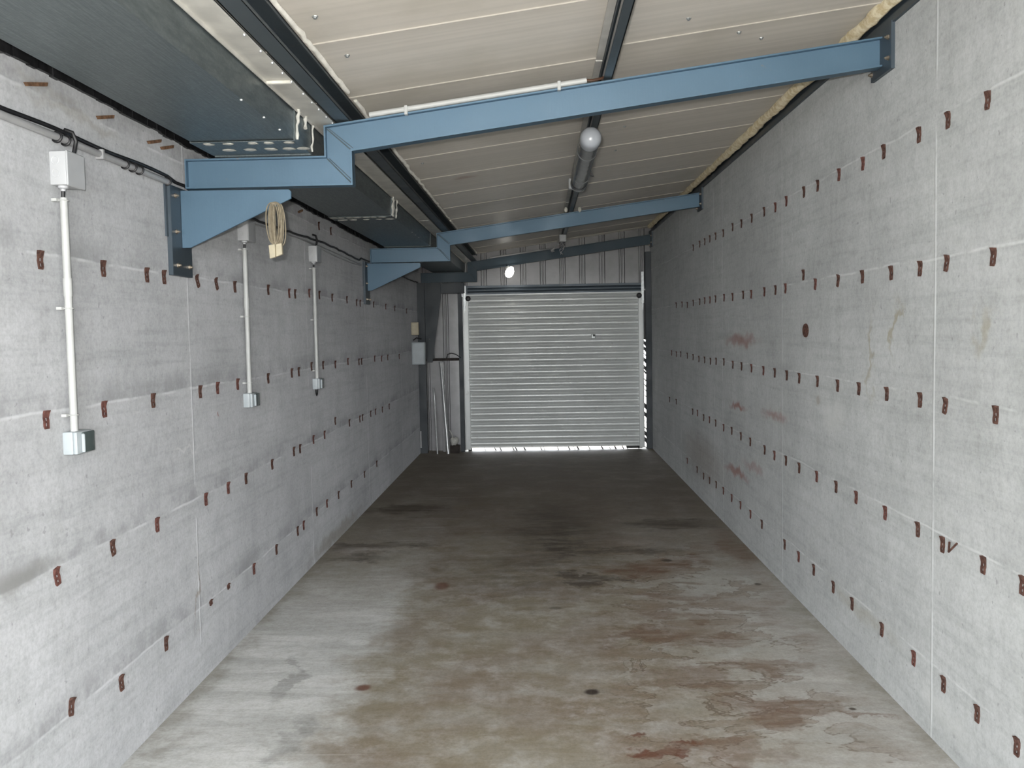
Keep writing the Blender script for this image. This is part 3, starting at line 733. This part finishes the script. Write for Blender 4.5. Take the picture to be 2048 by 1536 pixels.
def wall_box(name, x1, y0, y1, z0, z1, mat, label):
    t = thing(name, (XL, y0, z0), label, 'electrical box')
    MB().box(XL, x1, y0, y1, z0, z1, .006).build('body', mat, t)
    MB().box(XL+.012, x1-.012, y0-.006, y0+.002, z0+.012, z1-.012, .003).build('cover', mat, t)
    return t
wall_box('control_box', -1.425, 11.3, 11.42, 1.195, 1.475, m_gbox, 'larger grey control box in far left corner, below the cream one')
wall_box('switch_box', -1.495, 11.3, 11.36, 1.565, 1.725, m_plug, 'narrow cream switch box in far left corner, above the grey one')
o = MB().tube([(XL+.02, 11.31, 1.50), (XL+.06, 11.32, 1.53), (XL+.12, 11.34, 1.515)], .008, 8).build('short_cable', m_blk, None, (XL, 11.3, 1.5), smooth=True); setp(o, 'short black cable between the cream and grey boxes', 'cable')
o = MB().box(-1.19, -1.065, 11.86, 11.99, 0, .10, .004).build('timber_block', m_timber, None, (-1.12, 11.92, 0)); setp(o, 'dark timber block on the floor left of the shutter', 'block')
mb = MB(); rng = random.Random(61)
mb.lathe([(0, -.05), (.04, -.045), (.055, -.01), (.05, .03), (.03, .05), (0, .055)], T(-1.135, 11.92, .155), 14)
for v in mb.bm.verts: v.co += Vector((rng.uniform(-.012, .012), rng.uniform(-.012, .012), rng.uniform(-.012, .012)))
mb.tube([(-1.15, 11.92, .19), (-1.17, 11.93, .25), (-1.2, 11.95, .30)], .006, 6)
o = mb.build('plastic_scrap', m_seal, None, (-1.13, 11.92, .10), smooth=True, angle=80); setp(o, 'crumpled white plastic scrap on the timber block', 'scrap')
o = MB().tube([(XL+.015, 11.85, .08), (XL+.015, 11.85, .30)], .012, 10).build('pipe_stub', m_pvcg, None, (XL, 11.85, .08), smooth=True); setp(o, 'short pale pipe stub low in the far left corner', 'pipe')

# ------------------------------------------------------------------ rusty wall ties
def tie_mesh(seed, name, mat):
    rg = random.Random(seed); mb = MB()
    us = [-.016, -.0055, .0055, .016]; vs_ = [-.030, -.021, -.011, -.004, .006, .020, .030]
    b = bmesh.new(); grid = {}
    def P(i, j, k):
        u, v = us[i], vs_[j]
        if j in (0, len(vs_)-1) and i in (0, 3): u *= .78
        u += .0012*math.sin(j*2.1+seed); out = .0035 + (.002*(-v)/.03) + (.010 if j == 6 else .004 if j == 5 else 0)
        return (out - k*(.0035 if j < 5 else out), u, v)
    for i in range(4):
        for j in range(7):
            for k in (0, 1): grid[i, j, k] = b.verts.new(P(i, j, k))
    cells = {(i, j) for i in range(3) for j in range(6)} - {(1, 1), (1, 3)}
    for (i, j) in cells:
        b.faces.new([grid[i, j, 0], grid[i+1, j, 0], grid[i+1, j+1, 0], grid[i, j+1, 0]])
        b.faces.new([grid[i, j, 1], grid[i, j+1, 1], grid[i+1, j+1, 1], grid[i+1, j, 1]])
        for (di, dj, p, q) in ((-1, 0, (i, j), (i, j+1)), (1, 0, (i+1, j), (i+1, j+1)), (0, -1, (i, j), (i+1, j)), (0, 1, (i, j+1), (i+1, j+1))):
            if (i+di, j+dj) not in cells:
                b.faces.new([grid[p[0], p[1], 0], grid[q[0], q[1], 0], grid[q[0], q[1], 1], grid[p[0], p[1], 1]])
    bmesh.ops.recalc_face_normals(b, faces=b.faces[:])
    me = bpy.data.meshes.new(name); b.to_mesh(me); b.free(); me.materials.append(mat)
    return me
tie_meshes = [tie_mesh(1, 'wall_tie', m_rust), tie_mesh(2, 'wall_tie', m_rust_r), tie_mesh(5, 'wall_tie', m_rust)]
proto = bpy.data.objects.new('wall_tie', tie_meshes[0])
ORD = 'first second third fourth fifth sixth seventh eighth ninth tenth eleventh twelfth thirteenth fourteenth fifteenth sixteenth seventeenth eighteenth nineteenth twentieth twenty-first twenty-second twenty-third twenty-fourth twenty-fifth'.split()
def put_tie(side, y, z, tilt, label, group, mesh, sc=(1, 1, 1)):
    o = proto.copy(); o.data = mesh; S.collection.objects.link(o)
    x = XL if side == 'L' else XR
    o.rotation_euler = (tilt, 0, 0) if side == 'L' else (-tilt, 0, math.pi)
    o.location = (x, y, z); o.scale = sc
    setp(o, label, 'wall tie', group)
    return o
TIES = {
 'R1': [(3.08, 2.327), (3.37, 2.329), (3.62, 2.329), (3.98, 2.334), (4.23, 2.329), (4.56, 2.335), (4.9, 2.335), (5.15, 2.339), (5.51, 2.339), (5.76, 2.336), (6.04, 2.345), (6.39, 2.346), (6.71, 2.346), (7.01, 2.354), (7.36, 2.345), (7.67, 2.353), (7.93, 2.357), (8.17, 2.356), (8.42, 2.358), (8.77, 2.357)],
 'R2': [(3.03, 1.812), (3.37, 1.816), (3.6, 1.812), (3.89, 1.813), (4.23, 1.817), (4.57, 1.817), (4.94, 1.819), (5.16, 1.881), (5.53, 1.823), (5.76, 1.823), (6.04, 1.824), (6.41, 1.823), (6.66, 1.827), (7.02, 1.825), (7.34, 1.832), (7.69, 1.833), (7.94, 1.833), (8.19, 1.835), (8.44, 1.833), (8.79, 1.833), (9.14, 1.823), (9.47, 1.837), (9.87, 1.84)],
 'R3': [(3.0, 1.297), (3.37, 1.295), (3.59, 1.3), (3.93, 1.3), (4.27, 1.3), (4.57, 1.296), (4.9, 1.299), (5.24, 1.298), (5.5, 1.301), (5.78, 1.303), (6.07, 1.304), (6.41, 1.306), (6.72, 1.307), (7.02, 1.307), (7.36, 1.317), (7.68, 1.311), (7.93, 1.303), (8.21, 1.305), (8.5, 1.304), (8.82, 1.312), (9.16, 1.316), (9.58, 1.32), (9.88, 1.312), (10.23, 1.317)],
 'R4': [(2.82, 0.782), (3.07, 0.781), (3.38, 0.777), (3.6, 0.785), (3.94, 0.782), (4.3, 0.783), (4.59, 0.783), (4.91, 0.784), (5.24, 0.78), (5.52, 0.782), (5.79, 0.776), (6.04, 0.778), (6.45, 0.781), (6.75, 0.786), (7.07, 0.791), (7.38, 0.783), (7.71, 0.786), (7.99, 0.786), (8.27, 0.778), (8.59, 0.791), (8.86, 0.78), (9.92, 0.793), (10.42, 0.779)],
 'R5': [(2.84, 0.259), (3.1, 0.254), (3.36, 0.254), (3.63, 0.254), (3.97, 0.257), (4.35, 0.257), (4.63, 0.258), (4.96, 0.259), (5.25, 0.259), (5.55, 0.259), (6.12, 0.262), (6.45, 0.263), (6.77, 0.266), (7.08, 0.262), (7.4, 0.262), (7.7, 0.261), (8.0, 0.248), (8.29, 0.239), (8.63, 0.247), (9.21, 0.248)],
 'LB': [(2.87, 1.852), (3.29, 1.853), (3.66, 1.852), (3.83, 1.853), (4.21, 1.856), (4.46, 1.856), (4.73, 1.855), (5.32, 1.865), (5.77, 1.863), (5.91, 1.864), (6.28, 1.884), (6.57, 1.882), (6.98, 1.878), (7.52, 1.88), (7.92, 1.867), (8.08, 1.867), (8.74, 1.874), (9.44, 1.872), (10.03, 1.867), (10.93, 1.858)],
 'LC': [(2.86, 1.341), (3.25, 1.341), (3.67, 1.34), (4.19, 1.341), (4.42, 1.344), (4.72, 1.345), (5.26, 1.347), (5.77, 1.354), (5.94, 1.354), (6.28, 1.376), (6.62, 1.371), (7.02, 1.361), (7.49, 1.368), (7.95, 1.349), (8.07, 1.349), (8.72, 1.353), (9.11, 1.341), (9.48, 1.342), (10.26, 1.329)],
 'LD': [(2.88, 0.825), (3.27, 0.826), (3.66, 0.827), (4.21, 0.83), (4.52, 0.83), (4.8, 0.832), (5.28, 0.837), (5.76, 0.849), (5.91, 0.847), (6.27, 0.865), (6.6, 0.86), (6.96, 0.926), (7.48, 0.857), (7.92, 0.847), (8.04, 0.847), (8.44, 0.845), (8.69, 0.841), (9.07, 0.829), (9.49, 0.825)],
 'LE': [(2.93, 0.368), (3.29, 0.307), (3.7, 0.314), (4.88, 0.318), (5.31, 0.321), (5.79, 0.325), (5.94, 0.33), (6.3, 0.349), (6.61, 0.347), (7.0, 0.34), (7.49, 0.343), (8.06, 0.333), (8.68, 0.338)],
}
ROWS = {'R1': ('right', 'top row'), 'R2': ('right', 'fourth row up'), 'R3': ('right', 'third row up'), 'R4': ('right', 'second row up'), 'R5': ('right', 'bottom row'),
        'LB': ('left', 'fourth row up'), 'LC': ('left', 'third row up'), 'LD': ('left', 'second row up'), 'LE': ('left', 'bottom row')}
TILT = {('LB', 4): .42, ('LB', 5): .38, ('R2', 0): .12, ('R2', 1): .2, ('R2', 5): .25, ('R2', 6): .15, ('R3', 1): .2, ('LE', 0): -.25, ('LD', 0): .2, ('LD', 1): .15, ('R1', 0): .08}
rng = random.Random(77)
for nm, rows in TIES.items():
    wall, row = ROWS[nm]; rows = sorted(rows)
    for i, (y, z) in enumerate(rows):
        tl = TILT.get((nm, i), rng.uniform(-.07, .07))
        mesh = tie_meshes[1] if rng.random() < .28 else tie_meshes[rng.choice((0, 2))]
        put_tie(wall[0].upper(), y, z, tl, f'rusty perforated tie strip on {wall} wall, {row}, {ORD[i]} from the camera end', f'rusty ties on the {wall} wall', mesh)
# clipped stubs and the flat ties along the head of the left wall
for y, z, lab in ((4.225, .329, 'short rusty tie stub low on left wall, nearer of two stubs'), (4.471, .337, 'short rusty tie stub low on left wall, farther of two stubs')):
    put_tie('L', y, z, .2, lab, 'clipped tie stubs on the left wall', tie_meshes[0], (1, 1, .42))
b = bmesh.new(); bmesh.ops.create_cube(b, size=1)
for v in b.verts: v.co = Vector(((v.co.x+.5)*.012, v.co.y*.13*(1 if v.co.z > 0 else .86), v.co.z*.012))
me = bpy.data.meshes.new('flat_tie'); b.to_mesh(me); b.free(); me.materials.append(plain('brown_rust', (.15, .085, .05), .8, .1, .3, .4, 50))
proto = bpy.data.objects.new('flat_tie', me)
for i, (y, z) in enumerate(((2.89, 2.408), (3.353, 2.412), (3.78, 2.410), (3.91, 2.412), (6.10, 2.424))):
    put_tie('L', y, z, .25, f'flat brown rusty tie near the head of left wall, {ORD[i]} from the camera end', 'flat ties along the head of the left wall', me, (1, 1 if i < 4 else .8, 1))
for y, z, w_ in ((6.62, 2.385, 'nearer'), (7.0, 2.388, 'farther')):
    proto = bpy.data.objects.new('wall_tie', tie_meshes[0])
    put_tie('L', y, z, .1, f'small rusty tie beneath the gutter beyond the first beam, {w_} of two', 'rusty ties under the gutter', tie_meshes[0])
mb = MB(); mb.lathe([(0, 0), (.052, 0), (.050, .006), (.036, .009), (.030, .004), (.012, .004), (0, .008)], T(XR, 5.118, 1.571) @ Matrix.Rotation(-math.pi/2, 4, 'Y') @ Matrix.Diagonal((.75, 1, 1, 1)), 20)
o = mb.build('anchor_disc', m_rust, None, (XR, 5.118, 1.571)); setp(o, 'round dark rusty anchor disc on the right wall at eye level', 'anchor')
o = MB().tube([(XR-.004, 3.32, .80), (XR-.02, 3.29, .772), (XR-.004, 3.26, .81)], .004, 6).build('rusty_wire', m_rust, None, (XR, 3.3, .79)); setp(o, 'bent rusty wire beside a tie low on the right wall', 'wire')
